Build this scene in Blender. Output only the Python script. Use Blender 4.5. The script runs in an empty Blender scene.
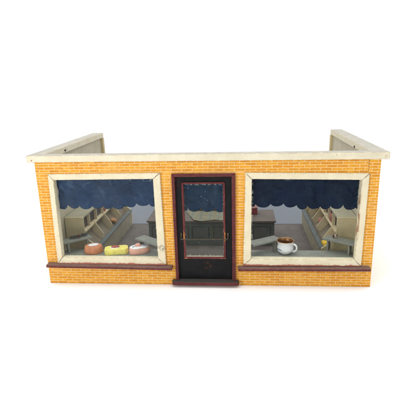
import bpy, bmesh, math, random
from mathutils import Vector, Matrix
random.seed(7)
scene = bpy.context.scene
COL = scene.collection
PI = math.pi

# ------------------------------------------------------------------ node helpers
class NT:
    def __init__(self, name):
        self.m = bpy.data.materials.new(name)
        self.m.use_nodes = True
        self.t = self.m.node_tree
        self.t.nodes.clear()
        self.out = self.n('ShaderNodeOutputMaterial')
        self.co = self.n('ShaderNodeTexCoord').outputs['Object']
    def n(self, kind, **kw):
        nd = self.t.nodes.new(kind)
        for k, v in kw.items():
            setattr(nd, k, v)
        return nd
    def set(self, sock, v):
        if isinstance(v, bpy.types.NodeSocket):
            self.t.links.new(v, sock)
        elif isinstance(v, (tuple, list)) and len(v) == 3 and sock.type == 'RGBA':
            sock.default_value = (*v, 1)
        else:
            sock.default_value = v
    def math(self, op, a, b=0.0, c=0.0, clamp=False):
        nd = self.n('ShaderNodeMath', operation=op, use_clamp=clamp)
        for i, v in enumerate((a, b, c)):
            self.set(nd.inputs[i], v)
        return nd.outputs[0]
    def mix(self, f, a, b):
        nd = self.n('ShaderNodeMix', data_type='RGBA')
        self.set(nd.inputs[0], f); self.set(nd.inputs[6], a); self.set(nd.inputs[7], b)
        return nd.outputs[2]
    def ramp(self, v, lo, hi, a=0.0, b=1.0):
        nd = self.n('ShaderNodeMapRange')
        nd.interpolation_type = 'SMOOTHSTEP'
        self.set(nd.inputs[0], v)
        for i, x in zip((1, 2, 3, 4), (lo, hi, a, b)):
            nd.inputs[i].default_value = x
        return nd.outputs[0]
    def noise(self, scale, detail=4.0, rough=0.55, vec=None, stretch=None, off=0.0):
        v = vec or self.co
        if stretch or off:
            mp = self.n('ShaderNodeMapping')
            self.set(mp.inputs[0], v)
            mp.inputs[1].default_value = (off, off * .7, off * 1.3)
            if stretch: mp.inputs[3].default_value = stretch
            v = mp.outputs[0]
        nd = self.n('ShaderNodeTexNoise')
        self.set(nd.inputs['Vector'], v)
        nd.inputs['Scale'].default_value = scale
        nd.inputs['Detail'].default_value = detail
        nd.inputs['Roughness'].default_value = rough
        return nd.outputs[0]
    def xyz(self, v=None):
        s = self.n('ShaderNodeSeparateXYZ')
        self.set(s.inputs[0], v or self.co)
        return s.outputs
    def normal(self):
        return self.n('ShaderNodeNewGeometry').outputs['Normal']
    def edge(self, radius):
        b = self.n('ShaderNodeBevel'); b.samples = 4; b.inputs[0].default_value = radius
        d = self.n('ShaderNodeVectorMath', operation='DOT_PRODUCT')
        self.set(d.inputs[0], b.outputs[0]); self.set(d.inputs[1], self.normal())
        return self.math('SUBTRACT', 1.0, d.outputs['Value'])
    def bump(self, h, strength=.3, dist=.0005):
        b = self.n('ShaderNodeBump')
        b.inputs['Strength'].default_value = strength
        b.inputs['Distance'].default_value = dist
        self.set(b.inputs['Height'], h)
        return b.outputs[0]
    def bsdf(self, col, rough=.6, spec=.3, metal=0.0, normal=None, coat=0.0):
        p = self.n('ShaderNodeBsdfPrincipled')
        self.set(p.inputs['Base Color'], col); self.set(p.inputs['Roughness'], rough)
        self.set(p.inputs['Specular IOR Level'], spec); self.set(p.inputs['Metallic'], metal)
        p.inputs['Coat Weight'].default_value = coat
        if normal is not None: self.set(p.inputs['Normal'], normal)
        self.t.links.new(p.outputs[0], self.out.inputs[0])
        return p

def paint(name, base, dark=None, chip=(.22, .13, .06), chips=.5, edge=.0, dust_shade=None, dust_shade_amt=.7,
          rough=.6, spec=.25, scale=45.0, grain=None, extra=None, et=.47):
    """aged paint: blotches, fine chips, worn edges, dusty and painted-in shaded tone on upward faces"""
    N = NT(name)
    dark = dark or tuple(c * .78 for c in base)
    n1 = N.noise(scale, 5); n2 = N.noise(scale * 9, 3, off=3.1)
    c = N.mix(N.ramp(n1, .36, .66), dark, base)
    c = N.mix(N.math('MULTIPLY', N.ramp(n2, .5, .72), .22), c, tuple(v * .62 for v in base))
    if grain:
        g = N.noise(120, 3, stretch=grain, off=1.7)
        c = N.mix(N.math('MULTIPLY', N.ramp(g, .5, .7), .18), c, tuple(v * .6 for v in base))
    if dust_shade:
        nz = N.xyz(N.normal())[2]
        d = N.math('MULTIPLY', N.ramp(nz, .5, .9), N.ramp(N.noise(70, 5, off=5), .25, .6, dust_shade_amt * .6, dust_shade_amt))
        c = N.mix(d, c, dust_shade)
    if extra: c = extra(N, c)
    if chips:
        k = N.noise(190, 5, .65, off=9.2)
        k2 = N.ramp(N.noise(24, 2, off=2.2), .4, .62)
        c = N.mix(N.math('MULTIPLY', N.math('MULTIPLY', N.ramp(k, .66, .71), k2), chips), c, chip)
    if edge:
        e = N.ramp(N.edge(.0016), .012, .10)
        en = N.ramp(N.noise(130, 4, .6, off=4.4), et, et + .13)
        c = N.mix(N.math('MULTIPLY', N.math('MULTIPLY', e, en), edge), c, chip)
    N.bsdf(c, rough, spec, normal=N.bump(N.math('ADD', n2, N.math('MULTIPLY', n1, .6)), .25, .0006))
    return N.m

def make_brick():
    N = NT('printed brick paper')
    x, y, z = N.xyz()
    geo = N.xyz(N.normal())
    u = N.math('ADD', x, N.math('MULTIPLY', y, N.math('SIGN', x)))
    gt = lambda a, b: N.math('GREATER_THAN', a, b)
    lt = lambda a, b: N.math('LESS_THAN', a, b)
    mul = lambda a, b: N.math('MULTIPLY', a, b)
    below = lt(z, .2148)
    above_sill = gt(z, .041)
    mid = mul(below, above_sill)
    right = mul(gt(x, .2806), gt(z, .041))
    left = mul(lt(x, -.2785), mid)
    midl = mul(mul(gt(x, -.08), lt(x, 0.0)), mid)
    midr = mul(mul(lt(x, .08), gt(x, 0.0)), mid)
    du = N.math('ADD', N.math('ADD', mul(right, .0065), mul(left, .011)), N.math('ADD', mul(midl, .0045), mul(midr, .0093)))
    dv = N.math('ADD', N.math('ADD', mul(right, .0021), mul(left, .0032)), N.math('ADD', mul(midl, .0014), mul(midr, .0027)))
    jx = N.math('MULTIPLY', N.math('SUBTRACT', N.noise(160, 3, off=1), .5), .0022)
    jz = N.math('MULTIPLY', N.math('SUBTRACT', N.noise(140, 3, off=8), .5), .0018)
    v = N.n('ShaderNodeCombineXYZ')
    N.set(v.inputs[0], N.math('ADD', N.math('ADD', u, du), jx))
    N.set(v.inputs[1], N.math('ADD', N.math('ADD', z, dv), jz))
    b = N.n('ShaderNodeTexBrick')
    N.set(b.inputs['Vector'], v.outputs[0])
    b.offset = .5; b.offset_frequency = 2; b.squash = 1.0
    for k, val in (('Scale', 1.0), ('Mortar Size', .00098), ('Mortar Smooth', 1.0), ('Bias', -.1), ('Brick Width', .0183), ('Row Height', .00503)):
        b.inputs[k].default_value = val
    b.inputs['Color1'].default_value = (.70, .335, .028, 1)
    b.inputs['Color2'].default_value = (.58, .23, .014, 1)
    b.inputs['Mortar'].default_value = (.74, .535, .26, 1)
    fac = b.outputs['Fac']
    brick = N.math('SUBTRACT', 1.0, fac, clamp=True)
    m1 = N.ramp(N.noise(230, 3, .6, stretch=(.55, 1, 1), off=.4), .42, .68)
    m2 = N.ramp(N.noise(330, 3, .6, off=6), .56, .76)
    c = N.mix(mul(mul(m1, brick), .55), b.outputs['Color'], (.50, .175, .005))
    c = N.mix(mul(mul(m2, brick), .6), c, (.74, .42, .06))
    # uneven printing and rubbed patches
    c = N.mix(mul(N.ramp(N.noise(22, 4, off=3), .52, .74), .35), c, (.70, .40, .10))
    c = N.mix(mul(N.ramp(N.noise(60, 5, .7, off=12), .66, .74), .5), c, (.72, .55, .32))
    # one open paper seam at the right corner strip
    s = N.math('ABSOLUTE', N.math('SUBTRACT', x, .2806))
    c = N.mix(mul(mul(lt(s, .0004), gt(z, .2148)), .8), c, (.12, .045, .02))
    e = mul(N.ramp(N.edge(.0012), .02, .12), N.ramp(N.noise(170, 4, off=2), .5, .6))
    c = N.mix(mul(e, .6), c, (.42, .30, .16))
    N.bsdf(c, .62, .25, normal=N.bump(N.math('ADD', N.noise(500, 2), mul(brick, .4)), .15, .0003))
    return N.m

def frame_extra(N, c):
    # burgundy paint of the sill running up over the foot of the frame, raggedly
    x, y, z = N.xyz()
    lim = N.math('ADD', .0446, N.math('MULTIPLY', N.math('SUBTRACT', N.noise(85, 4, .6, stretch=(1, 1, 0), off=7), .5), .0075))
    f = N.ramp(N.math('SUBTRACT', lim, z), -.0003, .0004)
    c = N.mix(N.math('MULTIPLY', f, .85), c, (.36, .07, .05))
    # paint peeled to brown wood along one inner edge, and a grey stain on the batten next to the door
    p = N.math('MULTIPLY', N.ramp(N.math('ABSOLUTE', N.math('SUBTRACT', x, .2696)), .0007, .0024, 1, 0), N.ramp(N.math('ABSOLUTE', N.math('SUBTRACT', z, .135)), .025, .055, 1, 0))
    c = N.mix(N.math('MULTIPLY', N.math('MULTIPLY', p, N.ramp(N.noise(120, 4, .65, stretch=(1, 1, .5), off=5), .44, .54)), .85), c, (.30, .16, .07))
    d = N.n('ShaderNodeVectorMath', operation='DISTANCE'); N.set(d.inputs[0], N.co); d.inputs[1].default_value = (-.0795, -.0042, .0745)
    c = N.mix(N.math('MULTIPLY', N.math('MULTIPLY', N.ramp(d.outputs['Value'], .003, .010, 1, 0), N.ramp(N.noise(190, 4, .65, off=1), .40, .58)), .75), c, (.16, .14, .10))
    return c

def sash_extra(N, c):
    x, y, z = N.xyz()
    ax = N.math('ABSOLUTE', x)
    band = N.math('MULTIPLY', N.ramp(ax, .0355, .0372), N.ramp(N.math('ABSOLUTE', N.math('SUBTRACT', z, .097)), .006, .012, 1, 0))
    foot = N.math('MULTIPLY', N.ramp(z, .0533, .0550, 1, 0), N.ramp(ax, .026, .034))
    f = N.math('MULTIPLY', N.math('MAXIMUM', band, foot), N.ramp(N.noise(220, 3), .38, .55))
    return N.mix(f, c, (.52, .22, .05))

def leaf_extra(N, c):
    x, y, z = N.xyz()
    r = N.math('ADD', N.math('ABSOLUTE', N.math('SUBTRACT', x, .002)), N.math('ABSOLUTE', N.math('SUBTRACT', z, .038)))
    near = N.ramp(r, .006, .018, 1, 0)
    f = N.math('MULTIPLY', near, N.ramp(N.noise(150, 4, .65, off=.9), .54, .66))
    c = N.mix(N.math('MULTIPLY', f, .55), c, (.11, .035, .014))
    top = N.math('MULTIPLY', N.ramp(x, -.040, -.046), N.ramp(z, .175, .190))
    f2 = N.math('MULTIPLY', top, N.ramp(N.noise(140, 4, .6, off=4), .45, .6))
    c = N.mix(N.math('MULTIPLY', f2, .35), c, (.13, .045, .022))
    sp = N.ramp(N.noise(420, 1, off=3), .76, .80)
    return N.mix(N.math('MULTIPLY', sp, .5), c, (.35, .30, .24))

def make_glass(name, tint, haze, refl):
    N = NT(name)
    g = N.n('ShaderNodeTexCoord').outputs['Generated']
    x, y, z = N.xyz(g)
    e = N.math('MINIMUM', N.math('MINIMUM', x, N.math('SUBTRACT', 1.0, x)), N.math('MINIMUM', z, N.math('SUBTRACT', 1.0, z)))
    tr = N.n('ShaderNodeBsdfTransparent'); tr.inputs[0].default_value = (*tint, 1)
    gl = N.n('ShaderNodeBsdfGlossy'); gl.inputs['Roughness'].default_value = .06
    df = N.n('ShaderNodeBsdfDiffuse'); df.inputs[0].default_value = (.50, .50, .44, 1)
    m1 = N.n('ShaderNodeMixShader'); m1.inputs[0].default_value = refl
    N.t.links.new(tr.outputs[0], m1.inputs[1]); N.t.links.new(gl.outputs[0], m1.inputs[2])
    fle = N.math('MULTIPLY', N.ramp(e, .008, .035, .75, 0), N.ramp(N.noise(260, 4, .65), .50, .62))
    spk = N.math('MULTIPLY', N.ramp(N.noise(420, 1, off=2), .775, .80), .45)
    smear = N.ramp(N.noise(28, 5, .65, stretch=(1, 1, .5), off=6), .4, .75, haze * .35, haze * 1.6)
    f = N.math('MAXIMUM', N.math('MAXIMUM', fle, spk), smear)
    m2 = N.n('ShaderNodeMixShader'); N.set(m2.inputs[0], f)
    N.t.links.new(m1.outputs[0], m2.inputs[1]); N.t.links.new(df.outputs[0], m2.inputs[2])
    N.t.links.new(m2.outputs[0], N.out.inputs[0])
    return N.m

def make_cloth(name, base, light, fleck=.3):
    N = NT(name)
    n1 = N.noise(55, 6, .65, stretch=(1, 1, .8)); n2 = N.noise(16, 4, off=4)
    wv = N.n('ShaderNodeTexNoise'); wv.inputs['Scale'].default_value = 42; wv.inputs['Distortion'].default_value = 1.6
    wv.inputs['Detail'].default_value = 3; N.set(wv.inputs['Vector'], N.co)
    ridge = N.ramp(N.math('ABSOLUTE', N.math('SUBTRACT', wv.outputs[0], .5)), 0, .035, 1, 0)
    c = N.mix(N.ramp(n2, .35, .7), base, tuple(v * 1.25 for v in base))
    c = N.mix(N.math('MULTIPLY', N.ramp(n1, .50, .75), .35), c, light)
    c = N.mix(N.math('MULTIPLY', ridge, .10), c, light)
    z = N.xyz()[2]
    rub = N.math('MULTIPLY', N.ramp(z, .196, .2005), N.ramp(N.noise(90, 4, off=2), .55, .66))
    c = N.mix(N.math('MULTIPLY', rub, fleck), c, (.45, .48, .5))
    ve = N.n('ShaderNodeTexVoronoi', feature='DISTANCE_TO_EDGE'); ve.inputs['Scale'].default_value = 27; N.set(ve.inputs['Vector'], N.co)
    crease = N.math('MULTIPLY', N.ramp(ve.outputs['Distance'], .004, .022, 1, 0), N.ramp(N.noise(40, 3, off=8), .48, .62))
    c = N.mix(N.math('MULTIPLY', crease, .55), c, light)
    # crumpled paper: flat facets meeting in creases
    def facets(scale, off):
        mp = N.n('ShaderNodeMapping'); N.set(mp.inputs[0], N.co); mp.inputs[1].default_value = (off, 0, off); mp.inputs[3].default_value = (1, 0, 1.35)
        mp.inputs[2].default_value = (0, .5, 0)
        vo = N.n('ShaderNodeTexVoronoi', feature='F1', distance='MINKOWSKI'); vo.inputs['Exponent'].default_value = .9
        vo.inputs['Scale'].default_value = scale
        N.set(vo.inputs['Vector'], mp.outputs[0])
        return vo.outputs['Distance']
    h = N.math('ADD', N.math('MULTIPLY', facets(19, .37), 1.2), N.math('MULTIPLY', facets(52, 1.9), .45))
    N.bsdf(c, .60, .10, normal=N.bump(N.math('ADD', h, N.math('MULTIPLY', n1, .25)), .9, .0075))
    return N.m

def make_plaid():
    N = NT('checked tissue')
    x, y, z = N.xyz()
    def stripes(a, per, off, w):
        f = N.math('FRACT', N.math('ADD', N.math('DIVIDE', a, per), off))
        return N.math('LESS_THAN', f, w)
    c = N.mix(N.ramp(N.noise(60, 3), .35, .7), (.165, .158, .12), (.21, .205, .165))
    for a, o, w, col, am in ((y, .15, .16, (.21, .155, .04), .6), (x, .3, .10, (.065, .12, .105), .5), (y, .6, .10, (.065, .12, .105), .45),
                             (x, .75, .12, (.21, .155, .04), .45)):
        c = N.mix(N.math('MULTIPLY', stripes(a, .021, o, w), am), c, col)
    N.bsdf(c, .7, .2, normal=N.bump(N.noise(90, 3), .4, .001))
    return N.m

def simple(name, base, rough=.6, spec=.3, var=.25, scale=90, metal=0.0, bump=.2, coat=0.0, spots=None, dist=.0005):
    N = NT(name)
    n = N.noise(scale, 5, .6)
    c = N.mix(N.ramp(n, .3, .7), tuple(v * (1 - var) for v in base), tuple(min(1, v * (1 + var * .4)) for v in base))
    if spots:
        c = N.mix(N.math('MULTIPLY', N.ramp(N.noise(scale * 4, 3, off=4), .6, .68), spots[1]), c, spots[0])
    N.bsdf(c, rough, spec, metal, normal=N.bump(n, bump, dist), coat=coat)
    return N.m

M = {}
M['brick'] = make_brick()
CREAM = (.68, .62, .46)
M['cream'] = paint('cream paint', CREAM, (.63, .565, .40), chip=(.26, .15, .07), chips=.55, edge=.75, scale=30, grain=(.1, 1, 1))
M['frame'] = paint('cream frame paint', (.68, .62, .455), (.63, .565, .40), chip=(.22, .12, .06), chips=.5, edge=1.0, et=.43, scale=34, extra=frame_extra)
M['cap'] = paint('cream rail paint', (.68, .625, .475), (.63, .57, .415), chip=(.30, .17, .08), chips=.5, edge=.95, scale=30,
                 dust_shade=(.36, .345, .30), dust_shade_amt=.95, grain=(.12, 1, 1), et=.41)  # dimmer light on the rail's top face painted in grey, along with dusty paint
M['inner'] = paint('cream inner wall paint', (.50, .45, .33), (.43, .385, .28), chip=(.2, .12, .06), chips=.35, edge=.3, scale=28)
M['post'] = paint('yellowed cream paint', (.62, .51, .29), chips=.3, edge=.4)
M['sill'] = paint('burgundy paint', (.115, .024, .024), (.088, .018, .019), chip=(.34, .20, .15), chips=.35, edge=.6,
                  dust_shade=(.185, .130, .105), dust_shade_amt=.8, scale=50)
M['burg'] = paint('burgundy door frame paint', (.108, .021, .021), (.080, .015, .016), chip=(.42, .20, .12), chips=.35, edge=.45, scale=50)
M['sash'] = paint('burgundy sash paint', (.122, .022, .022), (.09, .016, .017), chip=(.42, .20, .12), chips=.4, edge=.4, scale=50, extra=sash_extra)
M['black'] = paint('black door paint', (.0085, .0085, .010), (.005, .005, .006), chip=(.10, .055, .035), chips=.35, edge=.3, rough=.5, spec=.16,
                   scale=40, extra=leaf_extra)
M['step'] = paint('burgundy step paint', (.110, .021, .021), (.078, .015, .016), chip=(.05, .045, .04), chips=.6, edge=.8,
                  dust_shade=(.055, .055, .048), dust_shade_amt=1.0, scale=60)
M['grey'] = paint('grey green shelf paint', (.235, .245, .212), (.19, .20, .175), chip=(.55, .46, .33), chips=.6, edge=.6, scale=60, rough=.55)
M['lip'] = paint('blue grey edge paint', (.115, .135, .135), (.09, .108, .11), chip=(.4, .34, .25), chips=.4, edge=.4, scale=60)
M['olive'] = paint('drab cabinet paint', (.34, .305, .215), (.28, .25, .175), chip=(.12, .08, .05), chips=.4, edge=.3, scale=40)
M['cab'] = paint('cream cabinet paint', (.62, .53, .33), (.54, .46, .28), chip=(.18, .11, .06), chips=.45, edge=.5, scale=35)
M['div'] = paint('cream divider card', (.68, .58, .38), (.60, .50, .32), chip=(.18, .11, .06), chips=.4, edge=.3, scale=45)
M['cabtop'] = paint('greenish cabinet top paint', (.36, .34, .25), (.30, .285, .21), chip=(.16, .10, .06), chips=.45, edge=.4, scale=30)
M['bin'] = paint('brownish bin paint', (.20, .165, .115), (.155, .128, .09), chip=(.12, .08, .05), chips=.4, scale=45)
M['pigeon'] = paint('dark drawer paper', (.085, .062, .060), (.06, .045, .045), chip=(.16, .08, .07), chips=.4, scale=60)
M['floor'] = paint('brown floor paper', (.135, .115, .107), (.108, .092, .086), chip=(.2, .16, .13), chips=.35, scale=40, rough=.75, grain=(1, .1, 1))
M['ctr'] = paint('dark green grey counter paint', (.094, .105, .098), (.078, .088, .083), chip=(.3, .26, .2), chips=.45, edge=.4, scale=50)
M['ctrp'] = paint('grey brown counter panel', (.100, .102, .095), (.084, .086, .080), chip=(.3, .26, .2), chips=.4, scale=50)
M['ctrtop'] = paint('brown counter top', (.125, .098, .086), (.10, .08, .071), chip=(.3, .2, .14), chips=.35, edge=.4, scale=40, grain=(.1, 1, 1))
M['gold_line'] = simple('tan strip', (.25, .19, .09))
M['glassL'] = make_glass('dusty window glass', (.93, .945, .94), .013, .006)
M['glassR'] = make_glass('window glass', (.93, .94, .935), .004, .0015)
M['glassD'] = make_glass('grimy door glass', (.90, .925, .91), .012, .003)
M['blueL'] = make_cloth('reflection tinted blue paper', (.0095, .031, .082), (.05, .095, .175), .6)  # reflection on the left glass painted in as a lighter, bluer base
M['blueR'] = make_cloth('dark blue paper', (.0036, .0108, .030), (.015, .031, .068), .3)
M['blueD'] = make_cloth('deep blue paper', (.007, .026, .064), (.04, .08, .145), .4)
M['plaid'] = make_plaid()
M['steel'] = simple('tarnished brass rod', (.075, .060, .042), .5, .3, .4, 160, metal=.3, spots=((.22, .10, .05), .6))
M['rust'] = simple('rusty nail', (.22, .10, .04), .7, .2)
M['nail'] = simple('dark iron', (.03, .025, .02), .5, .4)
M['cake1'] = simple('terracotta cake', (.58, .235, .12), .7, .15, .22, 160, spots=((.36, .12, .05), .5), bump=.35)
M['cake2'] = simple('yellow cake', (.84, .73, .19), .65, .2, .14, 140, spots=((.86, .80, .38), .5), bump=.25)
M['cake3'] = simple('pink cake', (.80, .42, .33), .65, .2, .10, 120, spots=((.7, .42, .34), .4), bump=.2)
M['icing'] = simple('white icing', (.82, .82, .82), .5, .3, .12, 180)
M['pinktop'] = simple('pink icing', (.80, .42, .34), .6, .25, .15, 150)
M['redtop'] = simple('brick red icing', (.38, .10, .07), .6, .25, .25, 150)
M['bluegrey'] = simple('blue grey lump', (.20, .24, .27), .6)
M['china'] = simple('white china', (.78, .79, .80), .18, .5, .05, 40, bump=.02, coat=.3)
M['gold'] = simple('copper lustre', (.30, .145, .06), .40, .5, .35, 120, metal=.8, bump=.05)
M['goldrim'] = simple('gold rim', (.62, .36, .16), .3, .5, .2, 200, metal=1.0, bump=.05)
M['coffee'] = simple('brown cup bottom', (.13, .045, .02), .4, .4)
M['bluemark'] = simple('blue print', (.10, .13, .34), .5)
M['red'] = simple('red box paper', (.22, .038, .045), .6, .25, .2, 80)
M['redlid'] = simple('dull pink lid paper', (.26, .12, .115), .7)
M['bun'] = simple('tan bun', (.42, .22, .10), .7, .2, .3, 200)
M['yellow'] = simple('yellow packet', (.75, .50, .05), .6, .25, .15, 120)
M['pink'] = simple('dull pink packet', (.36, .15, .12), .65, .2, .25, 140)
M['brown'] = simple('brown cardboard', (.115, .075, .055), .75, .2, .2, 80)
M['twig'] = simple('dark grey loaf', (.052, .047, .042), .75, .2, .35, 220, spots=((.16, .15, .13), .35))
M['dred'] = simple('dark red knob', (.075, .014, .010), .5, .4)
M['sweet'] = simple('pale pink sugar', (.62, .47, .42), .6)
M['white'] = simple('white table', (.95, .95, .95), .8, .1, .01, 4, bump=.0)
M['paper'] = simple('grey backing paper', (.19, .205, .235), .85, .1, .06, 6, bump=.0)

# ------------------------------------------------------------------ geometry helpers
def link(name, bm, mats, parent=None, smooth=False, loc=None):
    bmesh.ops.recalc_face_normals(bm, faces=bm.faces)
    me = bpy.data.meshes.new(name)
    bm.to_mesh(me); bm.free()
    for m in (mats if isinstance(mats, (list, tuple)) else [mats]):
        me.materials.append(M[m])
    if smooth:
        for p in me.polygons: p.use_smooth = True
    o = bpy.data.objects.new(name, me)
    COL.objects.link(o)
    if parent: o.parent = parent
    if loc: o.location = loc
    return o

def thing(name, label, cat, loc=(0, 0, 0), rz=0.0, group=None):
    o = bpy.data.objects.new(name, None)
    o.empty_display_size = .01
    COL.objects.link(o); o.location = loc; o.rotation_euler = (0, 0, rz)
    return tag(o, label, cat, group)
def tag(o, label, cat, group=None):
    o['label'] = label; o['category'] = cat
    if group: o['group'] = group
    return o

def bev(bm, r, seg=2):
    if r: bmesh.ops.bevel(bm, geom=list(bm.edges), offset=r, segments=seg, profile=.5, affect='EDGES', clamp_overlap=True)

def boxes(specs, r=.0006, rot=None):
    out = bmesh.new()
    for (x0, x1, y0, y1, z0, z1) in specs:
        b = bmesh.new()
        bmesh.ops.create_cube(b, size=1)
        bmesh.ops.scale(b, vec=(x1 - x0, y1 - y0, z1 - z0), verts=b.verts)
        bmesh.ops.translate(b, vec=((x0 + x1) / 2, (y0 + y1) / 2, (z0 + z1) / 2), verts=b.verts)
        bev(b, r); join(out, b)
    if rot: bmesh.ops.rotate(out, cent=(0, 0, 0), matrix=Matrix.Rotation(rot, 3, 'Z'), verts=out.verts)
    return out
def join(dst, src):
    me = bpy.data.meshes.new('t'); src.to_mesh(me); src.free(); dst.from_mesh(me); bpy.data.meshes.remove(me)

def prism(poly, axis, a, b, r=.0005):
    """extrude a 2-D polygon along an axis ('x': poly=(y,z), 'y': (x,z), 'z': (x,y))"""
    bm = bmesh.new()
    def p(q, t):
        return {'x': (t, q[0], q[1]), 'y': (q[0], t, q[1]), 'z': (q[0], q[1], t)}[axis]
    va = [bm.verts.new(p(q, a)) for q in poly]; vb = [bm.verts.new(p(q, b)) for q in poly]
    n = len(poly)
    bm.faces.new(va); bm.faces.new(vb[::-1])
    for i in range(n): bm.faces.new((va[i], vb[i], vb[(i + 1) % n], va[(i + 1) % n]))
    bmesh.ops.recalc_face_normals(bm, faces=bm.faces)
    bev(bm, r)
    return bm

def holed(x0, x1, z0, z1, y0, y1, holes, r=0):
    """a board in the XZ plane with rectangular holes (hx0,hx1,hz0,hz1)"""
    xs = sorted({x0, x1, *[h[0] for h in holes], *[h[1] for h in holes]})
    zs = sorted({z0, z1, *[h[2] for h in holes], *[h[3] for h in holes]})
    bm = bmesh.new(); V = {}
    def v(i, j, k):
        if (i, j, k) not in V: V[(i, j, k)] = bm.verts.new((xs[i], (y0, y1)[k], zs[j]))
        return V[(i, j, k)]
    def solid(i, j):
        if not (0 <= i < len(xs) - 1 and 0 <= j < len(zs) - 1): return False
        cx, cz = (xs[i] + xs[i + 1]) / 2, (zs[j] + zs[j + 1]) / 2
        return not any(h[0] < cx < h[1] and h[2] < cz < h[3] for h in holes)
    for i in range(len(xs) - 1):
        for j in range(len(zs) - 1):
            if not solid(i, j): continue
            for k in (0, 1): bm.faces.new((v(i, j, k), v(i + 1, j, k), v(i + 1, j + 1, k), v(i, j + 1, k)))
            if not solid(i - 1, j): bm.faces.new((v(i, j, 0), v(i, j, 1), v(i, j + 1, 1), v(i, j + 1, 0)))
            if not solid(i + 1, j): bm.faces.new((v(i + 1, j, 0), v(i + 1, j, 1), v(i + 1, j + 1, 1), v(i + 1, j + 1, 0)))
            if not solid(i, j - 1): bm.faces.new((v(i, j, 0), v(i, j, 1), v(i + 1, j, 1), v(i + 1, j, 0)))
            if not solid(i, j + 1): bm.faces.new((v(i, j + 1, 0), v(i, j + 1, 1), v(i + 1, j + 1, 1), v(i + 1, j + 1, 0)))
    bmesh.ops.recalc_face_normals(bm, faces=bm.faces)
    return bm

def mitred(o, i, y0, y1, gap=.0002, r=.0007, butt=None):
    """picture frame from outer (x0,x1,z0,z1) and inner rectangles, four mitred battens in one mesh"""
    quad = lambda q: q if len(q[:1]) and isinstance(q[0], tuple) else [(q[0], q[2]), (q[1], q[2]), (q[1], q[3]), (q[0], q[3])]
    O = quad(o); I = quad(i)      # corners: bottom left, bottom right, top right, top left
    bm = bmesh.new()
    for k in range(4):
        l = (k + 1) % 4
        a, b, c, d = Vector(O[k]), Vector(O[l]), Vector(I[l]), Vector(I[k])
        t = (b - a).normalized() * gap
        a += t; d += t; b -= t; c -= t
        join(bm, prism([tuple(a), tuple(b), tuple(c), tuple(d)], 'y', y0, y1, r))
    return bm

def lathe(prof, seg=48, sx=1.0, sy=1.0, closed=False, rot=0.0):
    bm = bmesh.new(); rings = []
    for (r, z) in prof:
        if r < 1e-6: rings.append([bm.verts.new((0, 0, z))]); continue
        rings.append([bm.verts.new((sx * r * math.cos(2 * PI * k / seg), sy * r * math.sin(2 * PI * k / seg), z)) for k in range(seg)])
    for A, B in zip(rings, rings[1:]):
        for k in range(seg):
            l = (k + 1) % seg
            if len(A) == 1 and len(B) == 1: continue
            if len(A) == 1: bm.faces.new((A[0], B[k], B[l]))
            elif len(B) == 1: bm.faces.new((A[k], A[l], B[0]))
            else: bm.faces.new((A[k], A[l], B[l], B[k]))
    if rot: bmesh.ops.rotate(bm, cent=(0, 0, 0), matrix=Matrix.Rotation(rot, 3, 'Z'), verts=bm.verts)
    return bm

def tube(pts, rad, seg=12, cap=True):
    pts = [Vector(p) for p in pts]
    rr = rad if isinstance(rad, (list, tuple)) else [rad] * len(pts)
    bm = bmesh.new(); rings = []; prev = None
    for i, p in enumerate(pts):
        t = (pts[min(i + 1, len(pts) - 1)] - pts[max(i - 1, 0)]).normalized()
        if prev is None:
            a = Vector((0, 0, 1)) if abs(t.z) < .9 else Vector((1, 0, 0))
            u = t.cross(a).normalized()
        else:
            u = (prev - t * prev.dot(t)).normalized()
        prev = u; w = t.cross(u)
        rings.append([bm.verts.new(p + (u * math.cos(2 * PI * k / seg) + w * math.sin(2 * PI * k / seg)) * rr[i]) for k in range(seg)])
    for A, B in zip(rings, rings[1:]):
        for k in range(seg):
            l = (k + 1) % seg
            bm.faces.new((A[k], A[l], B[l], B[k]))
    if cap:
        bm.faces.new(rings[0][::-1]); bm.faces.new(rings[-1])
    return bm

def blob(sx, sy, sz, seed, amp=.12, sub=3):
    rnd = random.Random(seed)
    ph = [(rnd.uniform(1.5, 4), rnd.uniform(0, 6), Vector((rnd.uniform(-1, 1), rnd.uniform(-1, 1), rnd.uniform(-1, 1)))) for _ in range(5)]
    bm = bmesh.new()
    bmesh.ops.create_icosphere(bm, subdivisions=sub, radius=1)
    for v in bm.verts:
        k = 1 + amp * sum(math.sin(f * v.co.dot(d) + p) for f, p, d in ph) / 2.5
        v.co = Vector((v.co.x * sx, v.co.y * sy, max(v.co.z, -.75) * sz)) * k
    zmin = min(v.co.z for v in bm.verts)
    for v in bm.verts: v.co.z -= zmin
    return bm

def superoval(a, b, n=2.6, seg=48):
    P = []
    for k in range(seg):
        t = 2 * PI * k / seg; c, s = math.cos(t), math.sin(t)
        P.append((a * math.copysign(abs(c) ** (2 / n), c), b * math.copysign(abs(s) ** (2 / n), s)))
    return P
def loft(layers, cap=True):
    """layers: list of (outline points, z)"""
    bm = bmesh.new(); R = [[bm.verts.new((p[0], p[1], z)) for p in pts] for pts, z in layers]
    n = len(R[0])
    for A, B in zip(R, R[1:]):
        for k in range(n): bm.faces.new((A[k], A[(k + 1) % n], B[(k + 1) % n], B[k]))
    bm.faces.new(R[0][::-1]); bm.faces.new(R[-1])
    return bm
def sc(P, k, l=None): return [(x * k, y * (l or k)) for x, y in P]

# ------------------------------------------------------------------ the toy shop
H, T = .235, .0122
XI, XO = .286, .313
shop = thing('toy_shop', 'wooden toy shop front of orange brick paper with two cream windows and a black door', 'toy shop')

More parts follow.
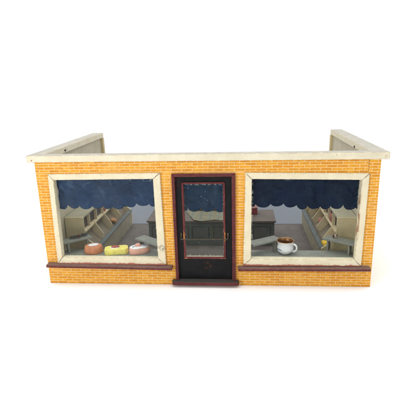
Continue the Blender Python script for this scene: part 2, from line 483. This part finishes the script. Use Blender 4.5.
# windows: outer and inner rectangles of the two cream frames (x0,x1,z0,z1)
WL = ([(-.2790, .0420), (-.0722, .0410), (-.0750, .2148), (-.2768, .2139)], [(-.2690, .0548), (-.0866, .0538), (-.0876, .2044), (-.2674, .2034)])
WR = ([(.0698, .0412), (.2800, .0420), (.2820, .2116), (.0738, .2140)], [(.0840, .0552), (.2682, .0544), (.2704, .2004), (.0848, .2030)])
DO = (-.0549, .0564, .0100, .2130); DI = (-.0497, .0500, .0100, .2076)
hole = lambda w: (max(w[0][0], w[3][0]) + .002, min(w[1][0], w[2][0]) - .002, max(w[0][1], w[1][1]) + .002, min(w[2][1], w[3][1]) - .002)
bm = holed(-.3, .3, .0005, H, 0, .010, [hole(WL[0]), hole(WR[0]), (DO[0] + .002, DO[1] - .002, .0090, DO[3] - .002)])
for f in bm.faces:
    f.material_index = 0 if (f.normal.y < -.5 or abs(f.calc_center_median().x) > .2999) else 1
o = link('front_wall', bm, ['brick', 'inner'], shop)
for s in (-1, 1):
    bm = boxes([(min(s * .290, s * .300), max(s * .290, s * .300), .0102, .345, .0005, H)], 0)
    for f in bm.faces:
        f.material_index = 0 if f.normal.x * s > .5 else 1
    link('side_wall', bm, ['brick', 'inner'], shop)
    link('corner_post', boxes([(min(s * .2845, s * .3004), max(s * .2845, s * .3004), .3453, .3560, .0005, H)], .0006), 'post', shop)
link('floor_board', boxes([(-.2895, .2895, .0104, .3440, .0006, .0060)], .0005), 'floor', shop)

# capping rail round the top: mitred front corners, open at the back
YF, YI, YB = -.0030, .0180, .3570
g = .0004
link('capping_rail', prism([(-XO, YF), (XO, YF), (XI - g, YI), (-XI + g, YI)], 'z', H, H + T, .0011), 'cap', shop)
for s in (-1, 1):
    P = [(s * XO, YF + g * 1.5), (s * XO, YB), (s * XI, YB), (s * XI, YI + g * 1.5)]
    link('capping_rail', prism(P, 'z', H, H + T, .0011), 'cap', shop)
for (x, y, z) in ((-.2858, .107, .2404), (.2858, .1225, .2385)):
    b = lathe([(0, 0), (.0020, .0001), (.0021, .0008), (0, .0011)], 14, 1.0, 1.9)
    bmesh.ops.rotate(b, cent=(0, 0, 0), matrix=Matrix.Rotation(PI / 2 if x < 0 else -PI / 2, 3, 'Y'), verts=b.verts)
    link('nail_head', b, 'nail', shop, True, (x, y, z))

def stud(x, y, z, rad, mat):
    b = lathe([(0, .0004), (rad * .8, .0003), (rad, 0), (rad, -.0006), (0, -.0006)], 16)
    bmesh.ops.rotate(b, cent=(0, 0, 0), matrix=Matrix.Rotation(PI / 2, 3, 'X'), verts=b.verts)
    link('nail_head', b, mat, shop, False, (x, y, z))
stud(-.3032, YF, .2388, .0011, 'rust'); stud(.3062, YF, .2400, .0022, 'cap'); stud(.2260, YF, .2432, .0006, 'nail')
stud(-.1785, -.0042, .2112, .0005, 'nail')

def window(w, glass):
    fr = link('window_frame', mitred(w[0], w[1], -.0042, .0090), 'frame', shop)
    q = w[1]
    x0, x1 = min(q[0][0], q[3][0]), max(q[1][0], q[2][0]); z0, z1 = min(q[0][1], q[1][1]), max(q[2][1], q[3][1])
    link('pane', boxes([(x0 - .002, x1 + .002, .0046, .0058, z0 - .002, z1 + .002)], 0), glass, fr)
    return fr
window(WL, 'glassL'); window(WR, 'glassR')

def sill(xa, xb, za, zb, r):
    # slim board with rounded nose, slightly tilted along its length (za at xa, zb at xb)
    prof = [(-.0000, -.0060), (-.0104, -.0060), (-.0119, -.0054), (-.0125, -.0036), (-.0123, -.0016), (-.0110, -.0002), (-.0000, .0006)]
    bm = prism(prof, 'x', xa, xb, 0)
    for v in bm.verts: v.co.z += za + (zb - za) * (v.co.x - xa) / (xb - xa)
    es = [e for e in bm.edges if abs(e.verts[0].co.x - e.verts[1].co.x) < 1e-6]
    bmesh.ops.bevel(bm, geom=es, offset=.0009, segments=2, affect='EDGES', profile=.5)
    return link('window_sill', bm, 'sill', shop)
sill(-.2985, -.0605, .0431, .0398, 0)
sill(.0605, .2955, .0395, .0413, 0)

# display floors behind the windows
for x0, x1 in ((-.2895, -.0590), (.0600, .2895)):
    link('display_floor', boxes([(x0, x1, .0104, .0435, .0495, .0535)], .0006), 'grey', shop)
    link('display_front', boxes([(x0, x1, .0385, .0425, .0062, .0494)], .0004), 'ctr', shop)

# door: burgundy frame, black leaf with a glazed burgundy sash, push bar, step
df = bmesh.new()
join(df, prism([(DO[0], .0116), (DI[0], .0116), (DI[0], DI[3]), (DO[0], DO[3])], 'y', -.0045, .0085, .0007))
join(df, prism([(DO[1], .0116), (DO[1], DO[3]), (DI[1], DI[3]), (DI[1], .0116)], 'y', -.0045, .0085, .0007))
join(df, prism([(DO[0] + g, DO[3]), (DI[0] + g, DI[3]), (DI[1] - g, DI[3]), (DO[1] - g, DO[3])], 'y', -.0045, .0085, .0007))
link('door_frame', df, 'burg', shop)
SO = (-.0386, .0382, .0528, .1970); SI = (-.0350, .0346, .0592, .1940)
SB = (-.0386, .0382, .0552, .1970)
leaf = link('door', holed(DI[0] - .0012, DI[1] + .0012, .0102, DI[3] + .0012, .0022, .0075, [(SO[0] + .0015, SO[1] - .0015, SO[2] + .0015, SO[3] - .0015)]), 'black', shop)
link('sash', mitred(SO, (SI[0], SI[1], .0568, SI[3]), -.0006, .0062, .0002, .0006), 'sash', leaf)
link('glazing_ledge', boxes([(SI[0] + .0004, SI[1] - .0004, -.0002, .0028, .0569, .0582)], .0004), 'cabtop', leaf)
link('pane', boxes([(SI[0] - .001, SI[1] + .001, .0031, .0041, .0560, SI[3] + .001)], 0), 'glassD', leaf)
rod = tube([(-.0425, -.0040, .0950), (-.0424, -.0068, .0942), (-.0415, -.0082, .0937), (-.02, -.0083, .0935), (.001, -.0083, .0936),
            (.022, -.0082, .0938), (.0412, -.0081, .0939), (.0421, -.0068, .0945), (.0422, -.0040, .0953)], .00095, 10)
link('push_bar', rod, 'steel', leaf, True)
for s in (-1, 1):
    b = boxes([(s * .0424 - .0014, s * .0424 + .0014, -.0002, .0024, .0925, .1035)], .0005)
    join(b, boxes([(s * .0424 - .0012, s * .0424 + .0012, -.0046, .0002, .0936, .0962)], .0005))
    link('bracket', b, 'steel', leaf)
P = [(-.0610, .0000), (-.0622, -.0060), (-.0612, -.0112), (-.0585, -.0130), (.0585, -.0130), (.0616, -.0112), (.0626, -.0060), (.0615, .0000), (.0560, .0070), (-.0545, .0070)]
link('door_step', prism(P, 'z', .0048, .0114, .0008), 'step', shop)

# ------------------------------------------------------------------ scalloped blinds behind the glass
def blind(name, x0, x1, ztop, peaks, lows, y, mat, label, seed):
    """peaks: (x,z) points of the cut edge between lobes; lows: z of each lobe (len = len(peaks)+1)"""
    pts = [(x0, lows[0] + .002)] + peaks + [(x1, lows[-1] + .002)]
    rnd = random.Random(seed); ph = [rnd.uniform(0, 6) for _ in range(6)]
    folds = []
    for _ in range(int(8 + (x1 - x0) * 90)):
        an = rnd.uniform(-1, 1) * 1.25 + (PI if rnd.random() < .5 else 0)
        folds.append((math.cos(an), math.sin(an), rnd.uniform(x0, x1), rnd.uniform(.15, .2), rnd.uniform(-.6, 1) * .55, rnd.uniform(.012, .045)))
    bm = bmesh.new(); cols = []; rows = 40
    nx = int((x1 - x0) / .0009)
    for i in range(nx + 1):
        x = x0 + (x1 - x0) * i / nx
        k = max(j for j in range(len(pts) - 1) if pts[j][0] <= x + 1e-9)
        (xa, za), (xb, zb) = pts[k], pts[k + 1]
        t = min(1, max(0, (x - xa) / (xb - xa)))
        zp = za + (zb - za) * t
        lobe = max(0.0, (zp - lows[k])) * (1 - (2 * t - 1) ** 2) ** .62
        zb_ = zp - lobe
        col = []
        for j in range(rows + 1):
            q = j / rows
            z = ztop + (zb_ - ztop) * q
            w = .0006 * q * (math.sin(x * 95 + ph[0]) + .7 * math.sin(x * 230 + z * 60 + ph[1])) + .00035 * math.sin(z * 310 + x * 120 + ph[2]) * q
            for dx_, dz_, px, pz, am, wd in folds:
                dd = (x - px) * dx_ + (z - pz) * dz_
                tt = (x - px) * -dz_ + (z - pz) * dx_
                w += am * max(0.0, .0075 - abs(dd)) * max(0.0, 1 - (tt / wd) ** 2) * min(1, q * 4)
            w = max(-.0019, min(.012, w))
            col.append(bm.verts.new((x, y + w, z)))
        cols.append(col)
    for A, B in zip(cols, cols[1:]):
        for j in range(rows): bm.faces.new((A[j], B[j], B[j + 1], A[j + 1]))
    o = link(name, bm, mat, None, True)
    md = o.modifiers.new('thickness', 'SOLIDIFY'); md.thickness = .0004; md.offset = 1
    tag(o, label, 'window blind', 'scalloped blue blinds')
    return o
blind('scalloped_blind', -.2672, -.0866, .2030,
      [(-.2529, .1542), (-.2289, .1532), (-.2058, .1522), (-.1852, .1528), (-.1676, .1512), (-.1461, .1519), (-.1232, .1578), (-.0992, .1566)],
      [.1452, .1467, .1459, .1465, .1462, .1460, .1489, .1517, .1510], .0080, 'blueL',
      'mid-blue scalloped blind behind the window that shows three cakes', 1)
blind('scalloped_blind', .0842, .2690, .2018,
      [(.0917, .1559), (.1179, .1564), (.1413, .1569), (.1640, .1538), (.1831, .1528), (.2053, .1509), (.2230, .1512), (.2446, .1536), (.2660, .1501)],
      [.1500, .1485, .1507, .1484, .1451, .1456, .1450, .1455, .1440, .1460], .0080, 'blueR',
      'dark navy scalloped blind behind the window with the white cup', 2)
blind('scalloped_blind', -.0362, .0358, .1952,
      [(-.0291, .1489), (-.0056, .1498), (.0196, .1494)], [.1435, .1416, .1408, .1404], .0062, 'blueD',
      'narrow blue scalloped blind behind the glass of the black door', 3)

# ------------------------------------------------------------------ little display benches standing in the windows
def bench(x, y, deg, label, L=.060, W=.0235, legs=(-1, 1)):
    t = thing('display_bench', label, 'bench', (x, y, .0535), math.radians(deg), 'grey display benches in the windows')
    link('board', boxes([(-L / 2, L / 2, -W / 2, W / 2, .0200, .0235)], .0006), 'grey', t)
    s = -1 if deg > 0 else 1
    for q in legs:
        yo = -.0045
        link('leg', boxes([(q * L * .34 - .0016, q * L * .34 + .0016, yo - .0055, yo + .0055, .0001, .0199)], .0004), 'grey', t)
    return t
bench(-.2555, .0405, 38, 'grey display bench with a dark loaf lying on it, beside the terracotta cake', .056, .021)
bench(-.1085, .0345, -36, 'bare grey display bench beside the pink cake', legs=(-1,))
bench(.1090, .0345, 33, 'bare grey display bench just left of the white cup', .064, legs=(1,))
bench(.2510, .0395, -34, 'grey display bench with a small pale sweet on it, right of the white cup', .060)

# ------------------------------------------------------------------ shelf cabinets along the side walls
def cabinet(sd, label, cub, bins):
    """sd = -1 left / +1 right.  s = distance from the wall face"""
    X = lambda s: sd * (.2885 - s)
    t = thing('shelf_cabinet', label, 'cabinet', (0, 0, .0062), 0, 'shop shelf cabinets')
    Z0 = .0062
    Y0, Y1 = .0705, .3430
    prof = [(0, .0), (.0660, .0), (.0660, .0400), (.0480, .0535), (.0385, .0640), (.0385, .1040), (0, .1040)]
    for a, b in ((Y0, Y0 + .0035), (Y1 - .0035, Y1)):
        link('end_panel', prism([(X(s), z) for s, z in prof], 'y', a, b, .0004), 'cab', t)
    ya, yb = Y0 + .0036, Y1 - .0036
    bx = lambda s0, s1, z0, z1, y0=ya, y1=yb, r=.0003: boxes([(min(X(s0), X(s1)), max(X(s0), X(s1)), y0, y1, z0, z1)], r)
    link('top_board', bx(0, .0380, .1010, .1040), 'cabtop', t)
    link('drawer_back', bx(.0300, .0320, .0752, .1008), 'pigeon', t)
    link('shelf_rail', bx(.0175, .0400, .0712, .0750), 'div', t)
    link('bin_back', bx(.0300, .0330, .0300, .0710), 'bin', t)
    link('bin_floor', prism([(X(.0332), .053), (X(.0332), .056), (X(.0600), .028), (X(.0600), .025)], 'y', ya, yb, 0), 'bin', t)
    link('front_panel', bx(.0622, .0655, .0, .0380), 'olive', t)
    link('front_edge', bx(.0590, .0680, .0382, .0412), 'lip', t)
    for y in cub:
        link('drawer_divider', bx(.0322, .0384, .0752, .1008, y - .0012, y + .0012, .0002), 'div', t)
    for y in bins:
        pts = [(.0385, .0768), (.0400, .0768), (.0570, .0505), (.0572, .0480), (.0480, .0360), (.0440, .0300), (.0333, .0300), (.0333, .0711), (.0385, .0711)]
        link('bin_divider', prism([(X(s), z) for s, z in pts], 'y', y - .0010, y + .0010, .0002), 'div', t)
    return t
cabinet(-1, 'cream shelf cabinet with angled bins along the inner wall behind the three cakes', [.108, .152, .197, .240, .284], [.130, .195, .267])
cabinet(1, 'cream shelf cabinet with pink and yellow packets in its bins, behind the white cup', [.115, .160, .205, .250, .295], [.104, .178, .235, .292])

def item(name, bm, mat, loc, label, cat, rz=0, group=None, smooth=True):
    o = link(name, bm, mat, None, smooth, loc)
    o.rotation_euler = (0, 0, rz)
    return tag(o, label, cat, group)
item('bread_bun', blob(.0085, .0100, .0062, 4), 'bun', (-.2400, .2330, .0470), 'tan bread bun lying in a bin of the cabinet behind the cakes', 'bun')
# yellow packet and pinks
def packet(a, b, c, seed):
    bm = boxes([(-a, a, -b, b, 0, c)], .0016)
    bmesh.ops.subdivide_edges(bm, edges=bm.edges, cuts=1)
    rnd = random.Random(seed)
    for v in bm.verts: v.co += Vector((rnd.uniform(-1, 1), rnd.uniform(-1, 1), rnd.uniform(-.6, .6))) * .0006
    return bm
item('yellow_packet', packet(.0080, .0090, .0095, 1), 'yellow', (.2370, .0890, .0450), 'bright yellow packet in the front bin, under the right-hand bench', 'packet', .2)
item('pink_sweet_bag', blob(.0055, .0075, .0085, 31, .12), 'pink', (.2445, .2030, .0520), 'dull pink sweet bag in the nearer of the pink-filled bins of the right-hand cabinet', 'sweet bag')
item('pink_sweet_bag', blob(.0050, .0070, .0075, 32, .12), 'pink', (.2445, .2500, .0520), 'smaller dull pink sweet bag in a rear bin of the right-hand cabinet', 'sweet bag')
item('red_packet', packet(.0024, .0100, .0165, 4), 'pink', (.2536, .1370, .0814), 'pinkish red packet in an upper pigeonhole of the right-hand cabinet', 'packet', .05, 'small packets in the pigeonholes')
item('red_packet', packet(.0024, .0100, .0160, 5), 'pink', (-.2536, .2180, .0814), 'dull red packet in an upper pigeonhole of the left-hand cabinet', 'packet', .05, 'small packets in the pigeonholes')

# things lying on the benches
b = tube([(-.0180, 0, .0030), (-.0140, .0004, .0036), (-.0060, .0002, .0038), (.0010, -.0004, .0034), (.0080, .0003, .0040), (.0150, 0, .0036), (.0190, -.0003, .0030)],
         [.0010, .0024, .0027, .0020, .0029, .0027, .0010], 14)
loaf = thing('dark_loaf', 'dark grey loaf with a dark red knob lying on the bench left of the cakes', 'loaf', (-.2530, .0440, .0771), math.radians(40))
link('body', b, 'twig', loaf, True)
link('knob', blob(.0028, .0028, .0034, 9, .05, 2), 'dred', loaf, True, (.0010, -.0030, .0016))
sw = thing('sugar_sweet', 'tiny pale sweet with a brown end on the bench right of the cup', 'sweet', (.2440, .0485, .0772), .2)
link('body', blob(.0022, .0022, .0042, 12, .1, 2), 'sweet', sw, True)
link('brown_end', blob(.0017, .0017, .0038, 13, .1, 2), 'brown', sw, True, (-.0040, .0004, 0))
link('brown_end', blob(.0014, .0014, .0030, 14, .1, 2), 'brown', sw, True, (.0028, .0006, .0020))

# ------------------------------------------------------------------ counter across the middle
ct = thing('shop_counter', 'long dark green-grey counter with brown top behind the door', 'counter', (0, .187, .0062))
cx0, cx1 = -.1450, .1405
link('body', boxes([(cx0, cx1, .0030, .0840, .0, .0555)], .0006), 'ctr', ct)
link('top_board', boxes([(cx0 - .003, cx1 + .003, -.0025, .0870, .0557, .0600)], .0007), 'ctrtop', ct)
st = []
st.append((cx0 + .001, cx1 - .001, .0004, .0028, .0460, .0555)); st.append((cx0 + .001, cx1 - .001, .0004, .0028, .0002, .0165))
link('rail_board', boxes(st, .0004), 'ctr', ct)
n = 6
for k in range(n + 1):
    x = cx0 + .004 + (cx1 - cx0 - .008) * k / n
    link('stile', boxes([(x - .0030, x + .0030, .0006, .0028, .0167, .0458)], .0003), 'ctr', ct)
for k in range(n):
    x = cx0 + .004 + (cx1 - cx0 - .008) * (k + .5) / n
    link('panel', boxes([(x - .0180, x + .0180, .0018, .0029, .0175, .0450)], .0003), 'ctrp', ct)
link('tan_strip', boxes([(.0010, .0022, -.0006, .0004, .0190, .0445)], .0002), 'gold_line', ct)

# checked tissue lying over the counter
bm = bmesh.new(); G = []
for i in range(41):
    row = []
    u = i / 40
    for j in range(21):
        v = j / 20
        fx, fy = -.0395 + u * .098, .1838 - .0026 * math.sin(u * 9) + .003 * u
        bx_, by_ = -.0690 + u * .122, .2640 - .010 * u
        x, y = fx + (bx_ - fx) * v, fy + (by_ - fy) * v
        z = .0667 + .0009 * (1 + math.sin(x * 150 + y * 80)) * (.3 + .7 * math.sin(PI * v)) + .0012 * max(0, math.sin(u * 14 + 1)) * (1 - v) ** 3
        row.append(bm.verts.new((x, y, z)))
    G.append(row)
for i in range(40):
    for j in range(20): bm.faces.new((G[i][j], G[i + 1][j], G[i + 1][j + 1], G[i][j + 1]))
o = link('checked_cloth', bm, 'plaid', None, True)
md = o.modifiers.new('thickness', 'SOLIDIFY'); md.thickness = .0004; md.offset = 1
tag(o, 'cream cloth with yellow and teal checks lying over the counter, seen through the door', 'cloth')

rb = thing('red_box', 'small red box with dull pink lid standing on the counter end', 'box', (.0925, .2440, .0664), 0)
link('body', boxes([(-.0115, .0115, -.0110, .0110, 0, .0140)], .0006), 'red', rb)
link('lid', boxes([(-.0118, .0118, -.0113, .0113, .0141, .0165)], .0006), 'redlid', rb)
bb = boxes([(-.040, .036, -.0030, .0030, 0, .0120)], .0006)
item('brown_box', bb, 'brown', (-.0050, .2690, .0664), 'flat brown box behind the checked cloth, just under the door blind', 'box', 0, None, False)

# ------------------------------------------------------------------ cakes
DZ = .0536
# terracotta oval cake, fluted side
def flute(a, b, amp, nf=24, seg=192):
    P = []
    for k in range(seg):
        t = 2 * PI * k / seg
        q = 1 + amp * (abs(math.sin(nf * t / 2)) - .5)
        P.append((a * q * math.cos(t), b * q * math.sin(t)))
    return P
c1 = thing('cake', 'terracotta oval toy cake with fluted side and white oval on top', 'cake', (-.2190, .0288, DZ), math.radians(6), 'toy cakes in the window')
A = .0180; B = .0155
lay = [(flute(A * .985, B * .985, .02), 0), (flute(A, B, .05), .0008), (flute(A * .965, B * .965, .05), .0060), (flute(A * .925, B * .925, .045), .0112),
       (flute(A * .895, B * .895, .02), .0128), (flute(A * .85, B * .85, .005), .0135), (flute(A * .4, B * .4, 0), .0133)]
link('body', loft(lay), 'cake1', c1, True)
ov = superoval(.0098, .0062, 2.0)
link('topping', loft([(ov, .0132), (ov, .0141), (sc(ov, .92), .0148), (sc(ov, .5), .0150)]), 'icing', c1, True, (-.0002, .0020, 0)).rotation_euler = (0, 0, math.radians(14))
for (ang, k) in ((15, 1), (200, 1)):
    pass
# yellow eight-sided cake
c2 = thing('cake', 'yellow eight-sided toy cake with brick red oval on top, middle one of three', 'cake', (-.1728, .0252, DZ), math.radians(13), 'toy cakes in the window')
def octo(a, b, c): return [(-a, -b + c), (-a + c, -b), (a - c, -b), (a, -b + c), (a, b - c), (a - c, b), (-a + c, b), (-a, b - c)]
bm = loft([(octo(.0222, .0118, .0050), 0), (octo(.0220, .0117, .0050), .0100), (octo(.0215, .0112, .0048), .0108)])
bmesh.ops.bevel(bm, geom=[e for e in bm.edges], offset=.0004, segments=1, affect='EDGES', clamp_overlap=True)
link('body', bm, 'cake2', c2)
ov = superoval(.0088, .0056, 2.2)
link('icing_plate', loft([(ov, .0107), (ov, .0113), (sc(ov, .94), .0116)]), 'icing', c2, True, (-.0030, -.0008, 0))
ov = superoval(.0078, .0048, 2.0)
link('topping', loft([(ov, .0115), (sc(ov, 1.02), .0126), (sc(ov, .9), .0136), (sc(ov, .5), .0139)]), 'redtop', c2, True, (-.0016, .0010, 0))
# pink oval cake
c3 = thing('cake', 'pink oval toy cake with white icing and a pink swirl on top', 'cake', (-.1285, .0285, DZ), math.radians(27), 'toy cakes in the window')
P = superoval(.0200, .0116, 2.5)
link('body', loft([(sc(P, .985), 0), (P, .0007), (sc(P, .995), .0060), (sc(P, .975), .0108), (sc(P, .955), .0117)]), 'cake3', c3, True)
P2 = superoval(.0186, .0115, 2.4)
link('icing_plate', loft([(P2, .0112), (P2, .0121), (sc(P2, .97), .0126), (sc(P2, .5), .0127)]), 'icing', c3, True)
b = blob(.0058, .0044, .0030, 21, .10, 3)
link('topping', b, 'pinktop', c3, True, (-.0026, .0022, .0124))
b = bmesh.new()
pts = [(.0050 * math.cos(a), .0034 * math.sin(a), 0) for a in [k * .3 for k in range(1, 19)]]
link('topping', tube(pts, .0011, 8), 'pinktop', c3, True, (-.0005, .0010, .0132))
link('grey_lump', blob(.0019, .0014, .0010, 22, .15, 2), 'bluegrey', c3, True, (.0090, .0016, .0125))  # small blue-grey lumps set on the white icing
link('grey_lump', blob(.0022, .0012, .0008, 23, .15, 2), 'bluegrey', c3, True, (-.0118, -.0010, .0125))

# ------------------------------------------------------------------ white cup
cup = thing('cup', 'white china toy cup with gold copper lining and blue print', 'cup', (.1486, .0292, DZ))
prof = [(0, .0004), (.0080, .0004), (.0088, .0000), (.0094, .0003), (.0100, .0012), (.0122, .0030), (.0141, .0056), (.0151, .0086), (.0153, .0112), (.0148, .0140),
        (.0141, .0164), (.0138, .0182), (.0141, .0204), (.0149, .0224), (.0156, .0236), (.0160, .0243), (.0160, .0248), (.0157, .0250)]
link('body', lathe(prof, 64), 'china', cup, True)
lin = [(.0157, .0250), (.0152, .0249), (.0147, .0240), (.0139, .0222), (.0131, .0200), (.0129, .0182), (.0132, .0164), (.0139, .0140), (.0143, .0112), (.0140, .0090)]
link('lining', lathe(lin, 64), 'gold', cup, True)
link('cup_bottom', lathe([(.0143, .0112), (.0139, .0100), (.0095, .0098), (0, .0098)], 64), 'coffee', cup, True)
rim = [(.01585 + .00045 * math.cos(a), .0249 + .00045 * math.sin(a)) for a in [2 * PI * k / 10 for k in range(11)]]
link('gold_rim', lathe(rim, 64), 'goldrim', cup, True)
pts = []
for k in range(17):
    a = math.radians(112 - 226 * k / 16)
    pts.append((.0146 + .0066 * math.cos(a) * (1.0 if math.cos(a) > 0 else .6), 0, .0116 + .0072 * math.sin(a)))
rr = [.0021 - .0004 * math.sin(PI * k / 16) for k in range(17)]
hb = tube(pts, rr, 14)
bmesh.ops.scale(hb, vec=(1, 1.25, 1), verts=hb.verts)
bmesh.ops.rotate(hb, cent=(0, 0, 0), matrix=Matrix.Rotation(math.radians(-14), 3, 'Z'), verts=hb.verts)
link('handle', hb, 'china', cup, True)
def rad(z):
    for (r0, z0), (r1, z1) in zip(prof[3:], prof[4:]):
        if z0 <= z <= z1: return r0 + (r1 - r0) * (z - z0) / (z1 - z0)
    return .015
mk = bmesh.new()
def stroke(pl):
    P3 = []
    for a, z in pl:
        th = math.radians(a); r = rad(z) + .00002
        P3.append((r * math.cos(th), r * math.sin(th), z))
    join(mk, tube(P3, .00032, 6))
zc = .0105
for k, a0 in enumerate((193, 201, 209, 217, 225, 233)):
    hgt = (.0030, .0019, .0021, .0028, .0019, .0020)[k]
    stroke([(a0, zc - .0010 + hgt), (a0 + 1, zc - .0010 + hgt * .5), (a0 + 2.2, zc - .0010)])
    stroke([(a0 + 2.2, zc - .0010), (a0 + 4.5, zc - .0006), (a0 + 6, zc + .0004), (a0 + 4.2, zc + .0008), (a0 + 2.4, zc + .0001)])
link('blue_print', mk, 'bluemark', cup)

# ------------------------------------------------------------------ setting: white table and a grey paper behind the shop
def sheet(name, x0, x1, y0, y1, z, mat):
    bm = bmesh.new()
    bm.faces.new([bm.verts.new(p) for p in ((x0, y0, z), (x1, y0, z), (x1, y1, z), (x0, y1, z))])
    o = link(name, bm, mat); o['kind'] = 'structure'
    return o
o = link('table_top', boxes([(-1.5, 1.5, -1.7, .95, -.03, 0.0)], .002), 'white'); o['kind'] = 'structure'
sheet('backing_paper', -.30, .26, .3595, .66, .0015, 'paper')

# ------------------------------------------------------------------ light
w = bpy.data.worlds.new('World'); scene.world = w; w.use_nodes = True
nt = w.node_tree; nt.nodes.clear()
tc = nt.nodes.new('ShaderNodeTexCoord'); sep = nt.nodes.new('ShaderNodeSeparateXYZ'); nt.links.new(tc.outputs['Generated'], sep.inputs[0])
mr = nt.nodes.new('ShaderNodeMapRange'); mr.interpolation_type = 'SMOOTHSTEP'
nt.links.new(sep.outputs[1], mr.inputs[0])
for i, v in zip((1, 2, 3, 4), (-.75, .15, .42, 1.06)): mr.inputs[i].default_value = v
bg = nt.nodes.new('ShaderNodeBackground'); bg.inputs[0].default_value = (1, 1, 1, 1)
nt.links.new(mr.outputs[0], bg.inputs[1])
wo = nt.nodes.new('ShaderNodeOutputWorld'); nt.links.new(bg.outputs[0], wo.inputs[0])

def area(name, loc, target, size, power, col=(1, 1, 1)):
    l = bpy.data.lights.new(name, 'AREA'); l.shape = 'SQUARE'; l.size = size; l.energy = power; l.color = col
    o = bpy.data.objects.new(name, l); COL.objects.link(o); o.location = loc
    o.rotation_euler = (Vector(target) - Vector(loc)).to_track_quat('-Z', 'Y').to_euler()
    return o
area('added_overhead', (0, -.1, 2.3), (0, 0, 0), 2.6, 44)  # added lamp without a known source, whitens the table round the shop
area('key_softbox', (-1.0, -1.3, .64), (0, .05, .10), .7, 12.3, (1, .985, .955))
area('added_fill', (1.45, -1.65, 1.35), (0, .05, .10), .9, 6)  # added lamp, lifts the shadow on the table at right and the left interior

# ------------------------------------------------------------------ camera (fitted to the photograph's perspective)
cam = bpy.data.cameras.new('camera'); co = bpy.data.objects.new('camera', cam); COL.objects.link(co)
cam.sensor_width = 36; cam.sensor_fit = 'HORIZONTAL'; cam.lens = 36 * 430.2228 / 416
cam.clip_start = .01; cam.clip_end = 200
R_ = Vector((.99704709, .07335245, -.02272719)); F_ = Vector((-.07678126, .95733063, -.2786085)); U_ = R_.cross(F_)
co.matrix_world = Matrix(((R_.x, U_.x, -F_.x, .06632265), (R_.y, U_.y, -F_.y, -.73165138), (R_.z, U_.z, -F_.z, .36318789), (0, 0, 0, 1)))
scene.camera = co
scene.view_settings.view_transform = 'Standard'
scene.view_settings.look = 'None'
scene.view_settings.exposure = 0; scene.view_settings.gamma = 1
scene.cycles.max_bounces = 10; scene.cycles.transparent_max_bounces = 16; scene.cycles.diffuse_bounces = 5
